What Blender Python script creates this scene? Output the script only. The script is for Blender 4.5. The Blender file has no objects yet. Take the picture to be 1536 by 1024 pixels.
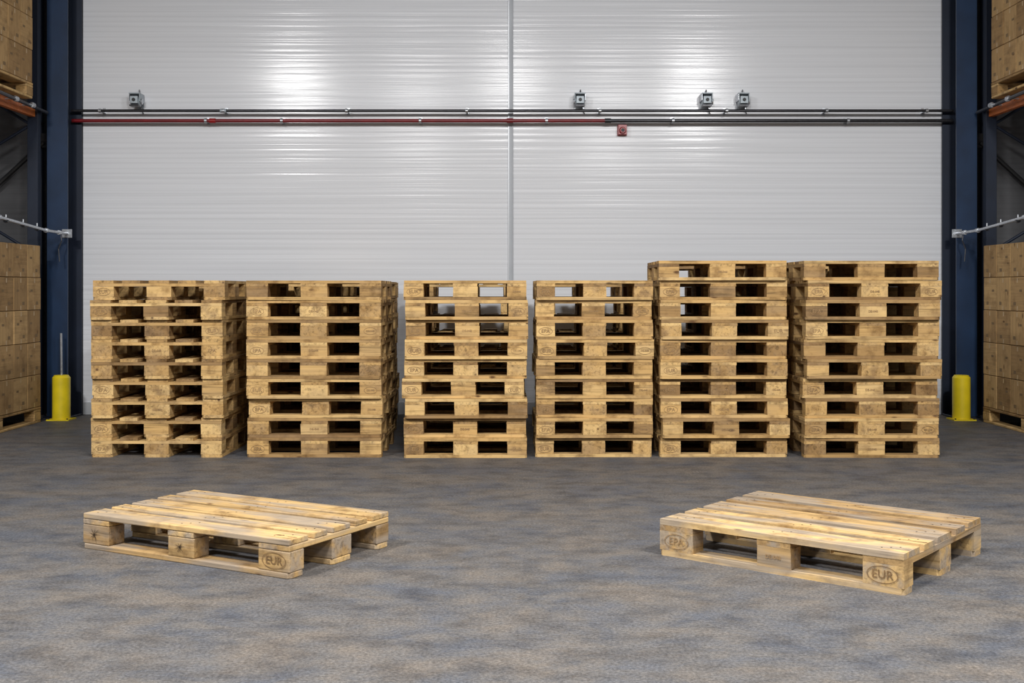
import bpy, bmesh, math, random
from mathutils import Matrix, Vector, Euler
R = random.Random(7)
F=1734.0; HZ=435.0; H=1.23
def PX(px,d): return (px-768)/F*d
def PZ(py,d): return H+(HZ-py)/F*d
sc=bpy.context.scene
sc.view_settings.view_transform='Standard'
sc.view_settings.look='None'

# ---------------------------------------------------------------- materials
def newmat(name):
    m=bpy.data.materials.new(name); m.use_nodes=True
    nt=m.node_tree; b=nt.nodes['Principled BSDF']; return m,nt,b
def N(nt,t,**kw):
    n=nt.nodes.new(t)
    for k,v in kw.items():
        if k.startswith('i_'):
            n.inputs[k[2:].replace('_',' ')].default_value=v
        else: setattr(n,k,v)
    return n
def ramp(nt,stops):
    r=nt.nodes.new('ShaderNodeValToRGB'); e=r.color_ramp.elements
    while len(e)<len(stops): e.new(0.5)
    for i,(p,c) in enumerate(stops):
        e[i].position=p; e[i].color=(c[0],c[1],c[2],1) if not isinstance(c,(int,float)) else (c,c,c,1)
    return r
def mixc(nt,mode,fac,a,b):
    n=nt.nodes.new('ShaderNodeMix'); n.data_type='RGBA'; n.blend_type=mode
    if isinstance(fac,(int,float)): n.inputs[0].default_value=fac
    else: nt.links.new(fac,n.inputs[0])
    for s,i in ((a,6),(b,7)):
        if isinstance(s,tuple): n.inputs[i].default_value=(*s,1)
        else: nt.links.new(s,n.inputs[i])
    return n.outputs[2]
def simple(name,col,rough=.5,metal=0.0,noise=.15,scale=20):
    m,nt,b=newmat(name); L=nt.links.new
    tc=N(nt,'ShaderNodeTexCoord'); n=N(nt,'ShaderNodeTexNoise'); n.inputs['Scale'].default_value=scale; n.inputs['Detail'].default_value=5
    L(tc.outputs['Object'],n.inputs['Vector'])
    r=ramp(nt,[(.3,tuple(c*(1-noise) for c in col)),(.7,tuple(min(1,c*(1+noise)) for c in col))])
    L(n.outputs['Fac'],r.inputs['Fac']); L(r.outputs['Color'],b.inputs['Base Color'])
    b.inputs['Roughness'].default_value=rough; b.inputs['Metallic'].default_value=metal
    return m
def wood(name,c0,c1,c2,weather=0.0,dark=.45,wcol=(.27,.235,.205),dirt=.75,wth=(.44,.62)):
    m,nt,b=newmat(name); L=nt.links.new
    a=N(nt,'ShaderNodeAttribute',attribute_name='gco')
    t=N(nt,'ShaderNodeAttribute',attribute_name='tint')
    tr=ramp(nt,[(0,c0),(.55,c1),(1,c2)]); L(t.outputs['Fac'],tr.inputs['Fac'])
    mp=N(nt,'ShaderNodeMapping'); mp.inputs['Scale'].default_value=(1.6,34,34); L(a.outputs['Vector'],mp.inputs['Vector'])
    n=N(nt,'ShaderNodeTexNoise'); n.inputs['Scale'].default_value=1.5; n.inputs['Detail'].default_value=6; n.inputs['Distortion'].default_value=.6
    L(mp.outputs[0],n.inputs['Vector'])
    g=ramp(nt,[(.3,dark),(.45,.85),(.6,1.0),(.8,.72)]); L(n.outputs['Fac'],g.inputs['Fac'])
    col=mixc(nt,'MULTIPLY',.9,tr.outputs['Color'],g.outputs['Color'])
    # blotches / dirt
    n2=N(nt,'ShaderNodeTexNoise'); n2.inputs['Scale'].default_value=8; n2.inputs['Detail'].default_value=7; n2.inputs['Roughness'].default_value=.65; L(a.outputs['Vector'],n2.inputs['Vector'])
    g2=ramp(nt,[(.34,(.36,.30,.25)),(.52,(1,1,1))]); L(n2.outputs['Fac'],g2.inputs['Fac'])
    col=mixc(nt,'MULTIPLY',dirt,col,g2.outputs['Color'])
    # knots
    mk=N(nt,'ShaderNodeMapping'); mk.inputs['Scale'].default_value=(4,9,9); L(a.outputs['Vector'],mk.inputs['Vector'])
    v=N(nt,'ShaderNodeTexVoronoi'); v.inputs['Scale'].default_value=1.0; L(mk.outputs[0],v.inputs['Vector'])
    kr=ramp(nt,[(.05,1.0),(.13,0.0)]); L(v.outputs['Distance'],kr.inputs['Fac'])
    col=mixc(nt,'MIX',kr.outputs['Color'],col,(c2[0]*.4,c2[1]*.33,c2[2]*.3))
    if weather>0:
        mw=N(nt,'ShaderNodeMapping'); mw.inputs['Scale'].default_value=(2,9,9); L(a.outputs['Vector'],mw.inputs['Vector'])
        n3=N(nt,'ShaderNodeTexNoise'); n3.inputs['Scale'].default_value=1.2; n3.inputs['Detail'].default_value=7; L(mw.outputs[0],n3.inputs['Vector'])
        g3=ramp(nt,[(wth[0],0.0),(wth[1],weather)]); L(n3.outputs['Fac'],g3.inputs['Fac'])
        wc=mixc(nt,'MULTIPLY',.8,wcol,g.outputs['Color'])
        col=mixc(nt,'MIX',g3.outputs['Color'],col,wc)
    L(col,b.inputs['Base Color']); b.inputs['Roughness'].default_value=.75
    b.inputs['Specular IOR Level'].default_value=.25
    bp=N(nt,'ShaderNodeBump'); bp.inputs['Strength'].default_value=.4; bp.inputs['Distance'].default_value=.004
    L(n.outputs['Fac'],bp.inputs['Height']); L(bp.outputs[0],b.inputs['Normal'])
    return m
M_wood=wood('pallet_pine',(.70,.47,.20),(.56,.345,.13),(.26,.15,.06),weather=.30,wcol=(.34,.24,.14),dirt=.75)
M_woodf=wood('pallet_pine_weathered',(.68,.46,.205),(.55,.355,.15),(.35,.22,.10),weather=.8,wcol=(.33,.275,.22),wth=(.44,.60))
M_ink=simple('stamp_ink',(.19,.11,.045),.8,0,.3,60)
M_inkf=simple('stamp_ink_faded',(.28,.17,.075),.8,0,.3,60)
M_crack=simple('wood_crack',(.05,.028,.012),.9)
M_nail=simple('nail_head',(.07,.055,.045),.5,.6)
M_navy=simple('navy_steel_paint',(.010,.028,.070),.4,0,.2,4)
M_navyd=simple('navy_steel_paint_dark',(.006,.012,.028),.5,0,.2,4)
M_orange=simple('rack_orange_paint',(.50,.13,.02),.45)
M_yellow=simple('bollard_yellow_paint',(.80,.62,.015),.4,0,.12,8)
M_galv=simple('galvanised_steel',(.48,.50,.53),.35,.8,.2,40)
M_dark=simple('dark_pipe_steel',(.045,.045,.05),.3,.6,.2,30)
M_red=simple('red_pipe_paint',(.16,.008,.012),.35,0,.2,20)
M_redb=simple('red_alarm_plastic',(.30,.008,.010),.3)
M_black=simple('black_rubber',(.012,.012,.013),.5)
M_blueg=simple('bluegrey_housing',(.36,.41,.45),.4,.1)
M_alu=simple('aluminium_trim',(.60,.62,.65),.35,.3,.06,3)
M_prof=simple('joint_profile_steel',(.42,.44,.47),.55,.1,.06,3)
M_kraft=wood('kraft_carton',(.54,.345,.15),(.45,.28,.12),(.34,.205,.085),dark=.75,dirt=.45)
M_label=simple('carton_print',(.20,.125,.055),.8)
M_tape=simple('carton_tape',(.48,.33,.16),.35)

def wall_mat(name,base,spec=.25,metal=.0):
    m,nt,b=newmat(name); L=nt.links.new
    g=N(nt,'ShaderNodeNewGeometry'); 
    sep=N(nt,'ShaderNodeSeparateXYZ'); L(g.outputs['Position'],sep.inputs[0])
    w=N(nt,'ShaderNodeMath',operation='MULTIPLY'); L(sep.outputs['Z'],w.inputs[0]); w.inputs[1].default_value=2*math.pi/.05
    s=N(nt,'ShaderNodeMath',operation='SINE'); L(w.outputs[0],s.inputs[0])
    mp=N(nt,'ShaderNodeMapping'); mp.inputs['Scale'].default_value=(.22,.22,24); L(g.outputs['Position'],mp.inputs['Vector'])
    n=N(nt,'ShaderNodeTexNoise'); n.inputs['Scale'].default_value=1.2; n.inputs['Detail'].default_value=3; L(mp.outputs[0],n.inputs['Vector'])
    ad=N(nt,'ShaderNodeMath',operation='MULTIPLY_ADD'); L(s.outputs[0],ad.inputs[0]); ad.inputs[1].default_value=.035; L(n.outputs['Fac'],ad.inputs[2])
    bp=N(nt,'ShaderNodeBump'); bp.inputs['Strength'].default_value=.24; bp.inputs['Distance'].default_value=.010
    L(ad.outputs[0],bp.inputs['Height']); L(bp.outputs[0],b.inputs['Normal'])
    r=ramp(nt,[(.3,tuple(c*.92 for c in base)),(.7,tuple(c*1.04 for c in base))]); L(n.outputs['Fac'],r.inputs['Fac'])
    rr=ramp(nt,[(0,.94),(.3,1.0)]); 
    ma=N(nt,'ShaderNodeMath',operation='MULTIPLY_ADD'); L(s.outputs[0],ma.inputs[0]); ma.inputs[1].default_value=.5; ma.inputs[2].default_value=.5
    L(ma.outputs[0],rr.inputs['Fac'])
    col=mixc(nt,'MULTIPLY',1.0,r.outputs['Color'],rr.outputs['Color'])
    L(col,b.inputs['Base Color']); b.inputs['Roughness'].default_value=.17; b.inputs['Metallic'].default_value=metal
    b.inputs['Specular IOR Level'].default_value=spec
    return m
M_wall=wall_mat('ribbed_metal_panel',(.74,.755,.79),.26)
M_wall_shade=wall_mat('ribbed_metal_panel_shaded',(.11,.11,.115),.2)  # same wall past the columns, its shade put into a darker base colour

def floor_mat():
    m,nt,b=newmat('stained_concrete'); L=nt.links.new
    g=N(nt,'ShaderNodeNewGeometry')
    def noise(sc,det,rough=.5,scale=(1,1,1),dist=0):
        mp=N(nt,'ShaderNodeMapping'); mp.inputs['Scale'].default_value=scale; L(g.outputs['Position'],mp.inputs['Vector'])
        n=N(nt,'ShaderNodeTexNoise'); n.inputs['Scale'].default_value=sc; n.inputs['Detail'].default_value=det; n.inputs['Roughness'].default_value=rough; n.inputs['Distortion'].default_value=dist
        L(mp.outputs[0],n.inputs['Vector']); return n
    a=noise(1.9,9,.72,(1,1.3,1),.3)
    r=ramp(nt,[(.38,(.088,.093,.107)),(.50,(.115,.109,.106)),(.62,(.140,.121,.104))]); L(a.outputs['Fac'],r.inputs['Fac'])
    c=noise(4.5,9,.72,(1,1.4,1)); r2=ramp(nt,[(.36,(.58,.58,.60)),(.55,(1.06,1.06,1.06))]); L(c.outputs['Fac'],r2.inputs['Fac'])
    col=mixc(nt,'MULTIPLY',.85,r.outputs['Color'],r2.outputs['Color'])
    d=noise(80,5,.75); r3=ramp(nt,[(.33,.42),(.5,1.0),(.68,1.7)]); L(d.outputs['Fac'],r3.inputs['Fac'])
    col=mixc(nt,'MULTIPLY',.8,col,r3.outputs['Color'])
    L(col,b.inputs['Base Color'])
    rr=ramp(nt,[(.3,.50),(.7,.68)]); L(a.outputs['Fac'],rr.inputs['Fac']); L(rr.outputs['Color'],b.inputs['Roughness'])
    b.inputs['Specular IOR Level'].default_value=.25
    bp=N(nt,'ShaderNodeBump'); bp.inputs['Strength'].default_value=.4; bp.inputs['Distance'].default_value=.006
    L(d.outputs['Fac'],bp.inputs['Height']); L(bp.outputs[0],b.inputs['Normal'])
    return m
M_floor=floor_mat()
M_ceil=simple('ceiling_metal',(.26,.26,.27),.7)

# ---------------------------------------------------------------- mesh builder
class MB:
    def __init__(s): s.v=[];s.f=[];s.mi=[];s.t=[];s.g=[];s.mats=[]
    def mid(s,m):
        if m not in s.mats: s.mats.append(m)
        return s.mats.index(m)
    def raw(s,vs,fs,mat,X=None,axis=0,tint=None):
        o=len(s.v); t=R.random() if tint is None else tint
        off=Vector((R.uniform(0,90),R.uniform(0,90),R.uniform(0,90)))
        for p in vs:
            p=Vector(p); q=p.copy()
            if axis==1: q=Vector((p.y,p.x,p.z))
            if axis==2: q=Vector((p.z,p.x,p.y))
            s.g.append(q+off); s.t.append(t)
            s.v.append(X@p if X else p)
        k=s.mid(mat)
        for f in fs: s.f.append([i+o for i in f]); s.mi.append(k)
    def box(s,c,sz,mat,X=None,axis=0,tint=None,jit=0):
        cx,cy,cz=c; a,b,d=[q/2 for q in sz]
        vs=[]
        for z in(-d,d):
            for y in(-b,b):
                for x in(-a,a):
                    vs.append((cx+x+R.uniform(-jit,jit),cy+y+R.uniform(-jit,jit),cz+z))
        s.raw(vs,[(0,2,3,1),(4,5,7,6),(0,1,5,4),(2,6,7,3),(0,4,6,2),(1,3,7,5)],mat,X,axis,tint)
    def cyl(s,p0,p1,r,mat,n=14,r1=None,X=None,cap=True):
        p0=Vector(p0);p1=Vector(p1);r1=r if r1 is None else r1
        q=(p1-p0).to_track_quat('Z','Y').to_matrix()
        vs=[];fs=[]
        for p,rr in((p0,r),(p1,r1)):
            for i in range(n):
                a=2*math.pi*i/n; vs.append(p+q@Vector((math.cos(a)*rr,math.sin(a)*rr,0)))
        for i in range(n):
            j=(i+1)%n; fs.append((i,j,n+j,n+i))
        if cap: fs.append(tuple(range(n-1,-1,-1))); fs.append(tuple(range(n,2*n)))
        s.raw(vs,fs,mat,X)
    def path(s,pts,r,mat,n=10):
        for a,b in zip(pts,pts[1:]): s.cyl(a,b,r,mat,n)
    def build(s,name,bevel=0,smooth=False,parent=None,seg=1):
        me=bpy.data.meshes.new(name); me.from_pydata([tuple(v) for v in s.v],[],s.f)
        for m in s.mats: me.materials.append(m)
        me.polygons.foreach_set('material_index',s.mi)
        a=me.attributes.new('gco','FLOAT_VECTOR','POINT'); a.data.foreach_set('vector',[c for g in s.g for c in g])
        a=me.attributes.new('tint','FLOAT','POINT'); a.data.foreach_set('value',s.t)
        if smooth:
            me.polygons.foreach_set('use_smooth',[True]*len(me.polygons))
            me.update()
            me.set_sharp_from_angle(angle=math.radians(40))
        me.update()
        ob=bpy.data.objects.new(name,me); sc.collection.objects.link(ob)
        if bevel:
            b=ob.modifiers.new('bevel','BEVEL'); b.width=bevel; b.segments=seg; b.limit_method='ANGLE'; b.angle_limit=math.radians(50)
        if parent: ob.parent=parent
        return ob

# stamp geometry ------------------------------------------------------------
def text_mesh(txt,size):
    cu=bpy.data.curves.new('t','FONT'); cu.body=txt; cu.size=size; cu.align_x='CENTER'; cu.align_y='CENTER'; cu.resolution_u=2; cu.offset=.0004
    ob=bpy.data.objects.new('t',cu); sc.collection.objects.link(ob)
    dg=bpy.context.evaluated_depsgraph_get(); me=bpy.data.meshes.new_from_object(ob.evaluated_get(dg))
    vs=[tuple(v.co) for v in me.vertices]; fs=[tuple(p.vertices) for p in me.polygons]
    bpy.data.objects.remove(ob); bpy.data.meshes.remove(me); return vs,fs
T_EUR=text_mesh('EUR',.046); T_EPL=text_mesh('EPA',.044); T_SM=text_mesh('DE-048',.024)
def stamp(mb,c,X,kind=0,s=1.0,ring=True,ink=None):
    cx,cy,cz=c; ink=ink or M_ink
    vs,fs=(T_EUR,T_EPL,T_SM)[kind]
    mb.raw([(cx+v[0]*s,cy,cz+v[1]*s) for v in vs],fs,ink,X)
    if ring:
        n=24; a,b=.060*s,.033*s; w=.003*s; vv=[]
        for i in range(n):
            t=2*math.pi*i/n
            vv.append((cx+a*math.cos(t),cy,cz+b*math.sin(t))); vv.append((cx+(a-w)*math.cos(t),cy,cz+(b-w)*math.sin(t)))
        mb.raw(vv,[(2*i,2*((i+1)%n),2*((i+1)%n)+1,2*i+1) for i in range(n)],ink,X)
def star(mb,c,X,s=1):
    for i in range(9):
        t=2*math.pi*i/9+R.uniform(-.25,.25); l=R.uniform(.022,.046)*s; w=.0021
        d=Vector((math.cos(t),0,math.sin(t))); p=Vector((-d.z,0,d.x))*w; o=Vector(c)
        mb.raw([o+p,o-p,o+d*l],[(0,1,2)],M_crack,X)

def pallet(mb,w,d,X,wood,bw=None,style='A',hero=False,h=.144):
    """deck boards run along local x, three runners along x; style B turns it 90 deg"""
    if style=='B':
        X=X@Matrix.Rotation(math.pi/2,4,'Z'); w,d=d,w
    hb=ht=hs=.022*h/.144; hblk=h-hb-ht-hs-.0015
    xe,xm=bw if bw else (.145,.145)
    xs=[(-w/2+xe/2,xe),(0,xm),(w/2-xe/2,xe)]
    yw=(.10,.145) if not (style=='B') else (.145*d/.9,.17*d/.9)
    ys=[(-d/2+yw[0]/2,yw[0]),(0,yw[1]),(d/2-yw[0]/2,yw[0])]
    j=.0005 if hero else .0015
    z0=0
    for y,wy in ys:
        a,b=w/2,wy/2; c=.014
        pts=[(-a+c,-b),(a-c,-b),(a,-b+c),(a,b-c),(a-c,b),(-a+c,b),(-a,b-c),(-a,-b+c)]
        vs=[(px,y+py,z0) for px,py in pts]+[(px,y+py,z0+hb) for px,py in pts]
        fs=[tuple(range(7,-1,-1)),tuple(range(8,16))]+[(i,(i+1)%8,8+(i+1)%8,8+i) for i in range(8)]
        mb.raw(vs,fs,wood,X,0)
        for x,wx in xs:
            ins=R.uniform(0.0,.004) if not hero else .002
            mb.box((x+R.uniform(-.004,.004)*(1 if x==0 else 0),y,z0+hb+.0005+hblk/2),(wx-ins,wy-ins,hblk),wood,X,0 if R.random()<.6 else 1,jit=j)
    for x,wx in xs:
        mb.box((x,0,z0+hb+hblk+.001+hs/2),(wx-.002,d-.002,hs-.0005),wood,X,1,jit=j)
    zt=z0+hb+hblk+.0015+hs
    s_=d/.8 if hero else 1
    tbw=[.145*s_,.10*s_,.145*s_,.10*s_,.145*s_] if d<1.0 else [.145,.145,.145,.145,.145]
    if not hero and d<1.0: tbw=[.15,.13,.15,.13,.15]
    gap=(d-sum(tbw))/4
    y=-d/2
    for i,bwid in enumerate(tbw):
        tt=ht+R.uniform(-.001,.0005)
        yc=y+bwid/2
        l=w/2-R.uniform(0,.004)
        n=6; vs=[];fs=[]
        for k in range(n+1):
            x=-l+2*l*k/n; wob=R.uniform(-.0018,.0018) if hero else R.uniform(-.001,.001)
            vs+= [(x,yc-bwid/2+wob,zt),(x,yc+bwid/2+wob,zt),(x,yc+bwid/2+wob,zt+tt),(x,yc-bwid/2+wob,zt+tt)]
        for k in range(n):
            o=4*k
            for q in range(4):
                fs.append((o+q,o+4+q,o+4+(q+1)%4,o+(q+1)%4))
        fs.append((0,1,2,3)); fs.append((4*n+3,4*n+2,4*n+1,4*n))
        mb.raw(vs,fs,wood,X,0)
        if hero:
            for x,wx in xs:
                for dx,dy in ((-.03,-.025),(.03,.025),(.0,.0)):
                    px=x+dx; py=yc+dy; r=.0042; zz=zt+tt+.0008
                    mb.raw([(px+r*math.cos(t*math.pi/4),py+r*math.sin(t*math.pi/4),zz) for t in range(8)],[tuple(range(8))],M_nail,X)
            # drying cracks running in from the board ends
            for e in (-1,1):
                for _ in range(2):
                    cy=yc+R.uniform(-.35,.35)*bwid; ln=R.uniform(.05,.22); zz=zt+tt+.0008
                    mb.raw([(e*l*.995,cy-.0014,zz),(e*l*.995,cy+.0014,zz),(e*(l-ln),cy+R.uniform(-.004,.004),zz)],[(0,1,2)],M_crack,X)
        y+=bwid+gap
    return

# ---------------------------------------------------------------- room shell
WY=11.45
def shell(name,c,sz,mat):
    mb=MB(); mb.box(c,sz,mat,tint=.5); return mb.build(name)
shell('floor',(0,2.8,-.05),(24,17.6,.1),M_floor)
CZ=7.6
shell('ceiling',(0,2.8,CZ+.05),(24,17.6,.1),M_ceil)
xl=PX(114,WY); xr=PX(1424,WY)
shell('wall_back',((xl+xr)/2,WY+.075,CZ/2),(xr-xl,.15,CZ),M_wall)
shell('wall_back_left',((-12+xl)/2,WY+.085,CZ/2),(12+xl,.13,CZ),M_wall_shade)
shell('wall_back_right',((12+xr)/2,WY+.085,CZ/2),(12-xr,.13,CZ),M_wall_shade)
mb=MB(); xc=PX(766,WY)
mb.box((xc,WY-.004,CZ/2),(.046,.008,CZ),M_prof)
mb.box((xc-.019,WY-.012,CZ/2),(.012,.010,CZ),M_alu); mb.box((xc+.019,WY-.012,CZ/2),(.012,.010,CZ),M_prof)
mb.build('trim_1',.002)
for k,x in enumerate((PX(118,WY),PX(1420,WY))):
    mb=MB(); mb.box((x,WY-.012,CZ/2),(.055,.024,CZ),M_alu); mb.box((x+(.035 if k==0 else -.035),WY-.006,CZ/2),(.02,.012,CZ),M_dark)
    mb.build('trim_%d'%(k+2),.002)
mb=MB(); mb.box((0,WY-.008,.06),(xr-xl-.16,.016,.12),M_alu); mb.build('baseboard_back',.002)

# ---------------------------------------------------------------- steel columns
for cx in (PX(90,11.2),PX(1446,11.2)):
    mb=MB(); h=CZ
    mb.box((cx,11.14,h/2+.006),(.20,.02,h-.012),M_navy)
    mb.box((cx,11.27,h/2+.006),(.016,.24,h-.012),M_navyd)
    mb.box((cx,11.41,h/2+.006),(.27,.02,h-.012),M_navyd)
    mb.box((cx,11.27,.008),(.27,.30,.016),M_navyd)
    for sx in(-.11,.11):
        mb.cyl((cx+sx,11.16,.016),(cx+sx,11.16,.04),.013,M_dark,8)
    mb.build('steel_column',.003)

# ---------------------------------------------------------------- bollards
for k,px in enumerate((92,1442)):
    d=10.97; x=PX(px,d); mb=MB()
    mb.cyl((x,d,.012),(x,d,.40),.082,M_yellow,32)
    mb.cyl((x,d,.40),(x,d,.425),.082,M_yellow,32,r1=.064)
    mb.box((x,d,.006),(.21,.20,.012),M_yellow)
    for sx in(-.088,.088):
        mb.cyl((x+sx,d-.085,.012),(x+sx,d-.085,.022),.008,M_dark,8)
    if k==0:
        mb.cyl((x-.01,d+.03,.42),(x-.015,d+.03,.82),.011,M_galv,10)
    mb.build('safety_bollard',0,smooth=True)

# ---------------------------------------------------------------- wall pipes
PY1=WY-.13; PY2=WY-.11
def pipe_run(name,z,y,r,segs,brk,mat_clip,sleeves):
    mb=MB()
    for x0,x1,m in segs: mb.cyl((x0,y,z),(x1,y,z),r,m,14)
    for x in brk:
        mb.cyl((x-.012,y,z),(x+.012,y,z),r+.007,mat_clip,14)
        mb.box((x,(y+WY)/2+.004,z+.0),(.022,WY-y-.01,.012),mat_clip)
        mb.box((x,WY-.004,z+.01),(.03,.006,.07),mat_clip)
    for x,m in sleeves: mb.cyl((x-.03,y,z),(x+.03,y,z),r+.006,m,14)
    return mb.build(name,0,smooth=True)
def wx(px): return PX(px,PY1)
pipe_run('conduit_pipe',PZ(166,PY1),PY1,.014,[(wx(107),wx(1430),M_dark)],[wx(p) for p in (150,335,520,700,900,1090,1240,1390)],M_galv,[(wx(335),M_blueg)])
pipe_run('sprinkler_pipe',PZ(181,PY2),PY2,.018,[(wx(107),wx(910),M_red),(wx(910),wx(1430),M_dark)],[wx(p) for p in (308,422,630,820,1010,1273)],M_galv,[(wx(318),M_redb),(wx(765),M_red),(wx(912),M_dark)])

# ---------------------------------------------------------------- wall floodlights
for p,fl in ((203,1),(870,-1),(1060,1),(1115,1)):
    x=PX(p,WY-.12); z=PZ(155,WY-.12); mb=MB()
    mb.box((x,WY-.005,z+.03),(.10,.008,.14),M_galv)
    mb.box((x,WY-.085,z+.095),(.105,.15,.012),M_blueg)
    mb.box((x-.05*fl,WY-.085,z+.06),(.008,.14,.07),M_galv)
    mb.box((x+.05*fl,WY-.085,z+.055),(.008,.14,.08),M_blueg)
    mb.cyl((x-.045,WY-.10,z+.02),(x+.045,WY-.10,z+.02),.045,M_blueg,18)
    mb.cyl((x+.045*fl,WY-.10,z+.02),(x+.065*fl,WY-.10,z+.02),.030,M_galv,18)
    mb.box((x,WY-.15,z+.03),(.075,.04,.07),M_blueg)
    mb.cyl((x,WY-.17,z+.03),(x,WY-.183,z+.03),.016,M_black,16)
    mb.box((x,WY-.12,z-.025),(.09,.10,.014),M_dark)
    mb.cyl((x+.01,WY-.03,z+.09),(x+.01,WY-.03,z+.15),.006,M_dark,8)
    mb.path([(x+.02,WY-.03,z),(x+.03,WY-.03,z-.05),(x+.05,WY-.03,z-.09)],.005,M_dark,8)
    mb.build('wall_floodlight',.002)
x=PX(934,WY-.08); z=PZ(194,WY-.08); mb=MB()
mb.box((x,WY-.012,z),(.095,.022,.105),M_redb)
mb.box((x,WY-.05,z),(.085,.055,.095),M_redb)
mb.cyl((x,WY-.078,z-.01),(x,WY-.11,z-.01),.036,M_redb,20,r1=.026)
mb.cyl((x,WY-.11,z-.01),(x,WY-.113,z-.01),.018,M_black,16)
mb.build('fire_alarm_sounder',.004)

# ---------------------------------------------------------------- carton loads, racks
def load(name,side,z0,nrow,y0=9.05,y1=10.85):
    mb=MB()
    wdt=1.2; xc=side*(4.4+wdt/2)
    X=Matrix.Translation((xc,(y0+y1)/2,z0))@Matrix.Rotation(math.pi/2,4,'Z')
    pallet(mb,y1-y0,wdt,X,M_wood)
    ch=.30; nY=6; nX=4; cy=(y1-y0)/nY; cxw=wdt/nX
    for r in range(nrow):
        for i in range(nY):
            for j in range(nX):
                if 0<i<nY-1 and 0<j<nX-1 and r<nrow-1: continue
                c=(xc-wdt/2+cxw*(j+.5)+R.uniform(-.003,.003),y0+cy*(i+.5),z0+.146+ch*(r+.5))
                mb.box(c,(cxw-.008,cy-.006,ch-.004),M_kraft,None,2 if (i+r)%2 else 1)
                fx=None
                if side<0 and j==nX-1: fx=c[0]+(cxw-.008)/2
                if side>0 and j==0: fx=c[0]-(cxw-.008)/2
                if fx is not None:
                    e=.0008*(-side)
                    cyy,czz=c[1],c[2]
                    def q(a,b,u,v,m):
                        mb.raw([(fx+e,cyy+a,czz+b),(fx+e,cyy+a+u,czz+b),(fx+e,cyy+a+u,czz+b+v),(fx+e,cyy+a,czz+b+v)],[(0,1,2,3)],m)
                    q(-.09,.02,.05,.02,M_label); q(.03,-.10,.05,.03,M_label); q(-.008,-.145,.02,.04,M_tape); q(-.008,.10,.02,.04,M_tape)
                if i==0:
                    cx_,cz_=c[0],c[2]
                    for a,b,u,v,m in((-.10,.02,.07,.04,M_label),(-.02,-.145,.04,.05,M_tape)):
                        yy=y0+.0022
                        mb.raw([(cx_+a,yy,cz_+b),(cx_+a+u,yy,cz_+b),(cx_+a+u,yy,cz_+b+v),(cx_+a,yy,cz_+b+v)],[(0,1,2,3)],m)
    return mb.build(name,.004)
for side in(-1,1):
    load('carton_pallet_load',side,0,5,y1=10.80)
    load('carton_pallet_load',side,2.985,5,y1=10.62)
    mb=MB()
    for y in(8.86,10.98):
        for xx in(4.54,5.60):
            mb.box((side*xx,y,3.0),(.10,.07,6.0),M_navyd)
            mb.box((side*xx,y,.004),(.14,.11,.008),M_navyd)
        zz=.4
        s_=1
        while zz<5.2:
            a=(side*4.57,y,zz) ; b=(side*5.55,y,zz+.6)
            if s_<0: a,b=(side*5.55,y,zz),(side*4.57,y,zz+.6)
            mb.cyl(a,b,.014,M_navyd,8); zz+=.6; s_=-s_
    for xx in(4.54,5.5):
        mb.box((side*xx,9.92,2.925),(.05,2.06,.11),M_orange)
    for y in(9.2,9.8,10.4):
        mb.box((side*5.0,y,2.955),(.99,.06,.05),M_orange)
    # supply pipe clipped to the rack
    mb.path([(side*4.42,8.3,2.92),(side*4.40,9.6,2.94),(side*4.44,10.75,2.93),(side*4.46,11.08,2.93)],.017,M_dark,12)
    for y in(9.9,10.3,10.66):
        mb.cyl((side*4.42,y-.02,2.935),(side*4.42,y+.02,2.935),.026,M_galv,12); mb.box((side*4.47,y,2.935),(.10,.02,.012),M_galv)
    mb.build('storage_rack',.003)
    mb=MB()
    pts=[(side*4.36,8.7,1.90),(side*4.35,9.8,1.85),(side*4.33,10.75,1.785),(side*4.28,10.93,1.775)]
    mb.path(pts,.014,M_galv,12)
    for p in pts[1:]: mb.cyl((p[0],p[1]-.02,p[2]),(p[0],p[1]+.02,p[2]),.022,M_galv,12)
    for y in(9.3,9.95,10.3,10.6): 
        z=1.90-(y-8.7)*.056
        mb.cyl((side*4.355,y-.012,z),(side*4.355,y+.012,z),.022,M_dark,12)
        mb.cyl((side*4.355,y,z),(side*4.355,y,z+.05),.006,M_galv,8)
    mb.cyl((side*4.28,10.93,1.775),(side*4.28,11.12,1.775),.014,M_galv,10)
    mb.box((side*4.28,11.12,1.775),(.09,.015,.08),M_galv)
    mb.path([(side*4.28,10.96,1.775),(side*4.27,10.96,1.70),(side*4.30,10.96,1.62),(side*4.29,10.96,1.50)],.006,M_dark,8)
    mb.build('guard_rail_tube',0,smooth=True)
    mb=MB()
    mb.cyl((side*4.60,11.36,2.68),(side*6.3,11.36,1.12),.022,M_black,10)
    mb.box((side*4.60,11.37,2.70),(.10,.02,.14),M_black)
    mb.box((side*4.66,11.41,CZ/2),(.06,.06,CZ-.01),M_navyd)
    mb.build('wind_brace')

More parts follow.
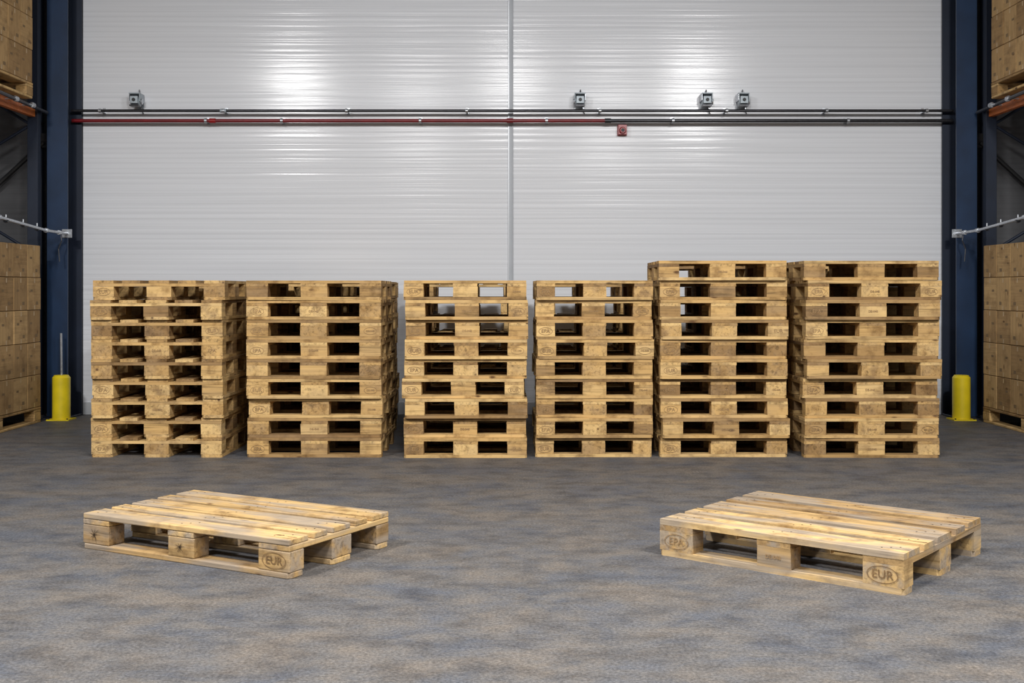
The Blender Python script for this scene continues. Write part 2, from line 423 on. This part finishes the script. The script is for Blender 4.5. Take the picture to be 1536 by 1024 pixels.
# ---------------------------------------------------------------- stacks
specs=[(137,334,9,'B',.82,8.5),(371,573,9,'A',.84,8.5),(606,790,9,'A',.84,8.5),(803,978,9,'A',.84,8.5),(990,1181,10,'A',.82,8.5),(1207,1409,10,'A',.82,8.5)]
def stack(xa,xb,n,style,dep,D0,marks=True):
    w=xb-xa; cx=(xa+xb)/2
    mb=MB(); pitch=.1447
    for k in range(n):
        jx=R.uniform(-.013,.013) if k else 0; jy=R.uniform(-.022,.022); jr=math.radians(R.uniform(-1.2,1.2))
        X=Matrix.Translation((cx+jx,D0+dep/2+jy,k*pitch))@Matrix.Rotation(jr,4,'Z')
        bw=(.145*w/.9,.18*w/.9)
        pallet(mb,w,dep,X,M_wood,bw=bw if style=='A' else (.12,.14),style=style)
        if marks:
            yf=-dep/2-.0018; zc=.022+.039
            be=bw[0]
            kinds=[R.random() for _ in range(3)]
            if kinds[0]<.6: stamp(mb,(-w/2+be/2,yf,zc),X,R.choice((0,1)),.85,ink=M_inkf)
            if kinds[1]<.35: stamp(mb,(0,yf,zc),X,2,.95,ring=False,ink=M_inkf)
            if kinds[2]<.3: stamp(mb,(w/2-be/2,yf,zc),X,R.choice((0,1,2)),.8,ring=R.random()<.5,ink=M_inkf)
    mb.build('pallet_stack',.0025)
for a,b,n,st,dep,D0 in specs: stack(PX(a,D0),PX(b,D0),n,st,dep,D0)
# second row added behind the visible one to darken its openings
for (xa,xb,n,st,B0) in ((-3.0,-2.12,9,'B',9.45),(-1.93,-1.03,9,'B',9.45),(-.84,.06,9,'B',10.1),(.24,1.08,9,'B',10.1),(1.22,2.04,10,'B',9.45),(2.25,3.10,10,'B',9.45)):
    stack(xa,xb,n,st,.84,B0,False)
stack(-1.98,-1.10,9,'A',.78,10.4,False)  # further stack added at the back to block light through the gaps

# ---------------------------------------------------------------- foreground pallets
def hero(nx,ny,w,d,ang):
    Rm=Matrix.Rotation(math.radians(ang),4,'Z')
    c=Vector((nx,ny,0))-Rm@Vector((w/2,-d/2,0))
    X=Matrix.Translation(c)@Rm
    mb=MB(); pallet(mb,w,d,X,M_woodf,bw=(.175,.16),hero=True,h=.168)
    return mb,X,w,d
mb,X,w,d=hero(-.945,4.91,1.26,.735,-28.8)
yf=-d/2-.0025; zc=.072
stamp(mb,(w/2-.085,yf,zc),X,0,1.1); star(mb,(-w/2+.08,yf,zc),X,1.2); star(mb,(0.0,yf,zc),X,.9)
mb.build('wooden_pallet',.0045,seg=2)
mb,X,w,d=hero(1.578,4.65,1.15,.975,-39.2)
yf=-d/2-.0025
stamp(mb,(w/2-.09,yf,zc),X,0,1.1); stamp(mb,(-w/2+.09,yf,zc),X,1,1.05,ink=M_inkf); stamp(mb,(0,yf,zc),X,2,1.0,ring=False,ink=M_inkf)
mb.build('wooden_pallet',.0045,seg=2)

# ---------------------------------------------------------------- lamps
def lamp(x,y,z,power,sx=.5,sy=.5,tilt=0,col=(1,.99,.975)):
    e=bpy.data.objects.new('high_bay_lamp',None); sc.collection.objects.link(e); e.location=(x,y,z)
    hd=bpy.data.objects.new('head',None); sc.collection.objects.link(hd); hd.parent=e; hd.rotation_euler=(math.radians(tilt),0,0)
    mb=MB(); mb.box((0,0,.07),(sx+.08,sy+.08,.08),M_alu); mb.box((0,0,.15),(.2,.2,.08),M_dark)
    mb.build('housing',.004,parent=hd)
    mb=MB()
    for s_ in(-1,1): mb.cyl((s_*.08,0,.12),(s_*.08,0,CZ-z),.006,M_dark,8)
    mb.build('hanger',0,parent=e)
    l=bpy.data.lights.new('tube','AREA'); l.shape='RECTANGLE'; l.size=sx; l.size_y=sy; l.energy=power; l.color=col
    o=bpy.data.objects.new('tube',l); sc.collection.objects.link(o); o.parent=hd; o.location=(0,0,.02)
lamp(-3.75,2.8,4.7,370,.6,.5,14); lamp(3.15,2.8,4.7,370,.6,.5,14)
lamp(0,3.2,4.7,200,.8,.6,20)  # centre lamp added to brighten the wall
lamp(-2.0,-1.5,5.0,150,1,1,50); lamp(2.0,-1.5,5.0,150,1,1,50)  # unseen rear pair, added and tilted to lift the stack fronts

wd=bpy.data.worlds.new('w'); sc.world=wd; wd.use_nodes=True
bg=wd.node_tree.nodes['Background']; bg.inputs[0].default_value=(.90,.94,1,1); bg.inputs[1].default_value=.22

cam=bpy.data.cameras.new('cam'); co=bpy.data.objects.new('camera',cam); sc.collection.objects.link(co)
co.location=(0,0,H); co.rotation_euler=(math.pi/2,0,0)
cam.sensor_width=36; cam.lens=F/1536*36; cam.shift_y=-(512-HZ)/1536; cam.clip_end=100
sc.camera=co
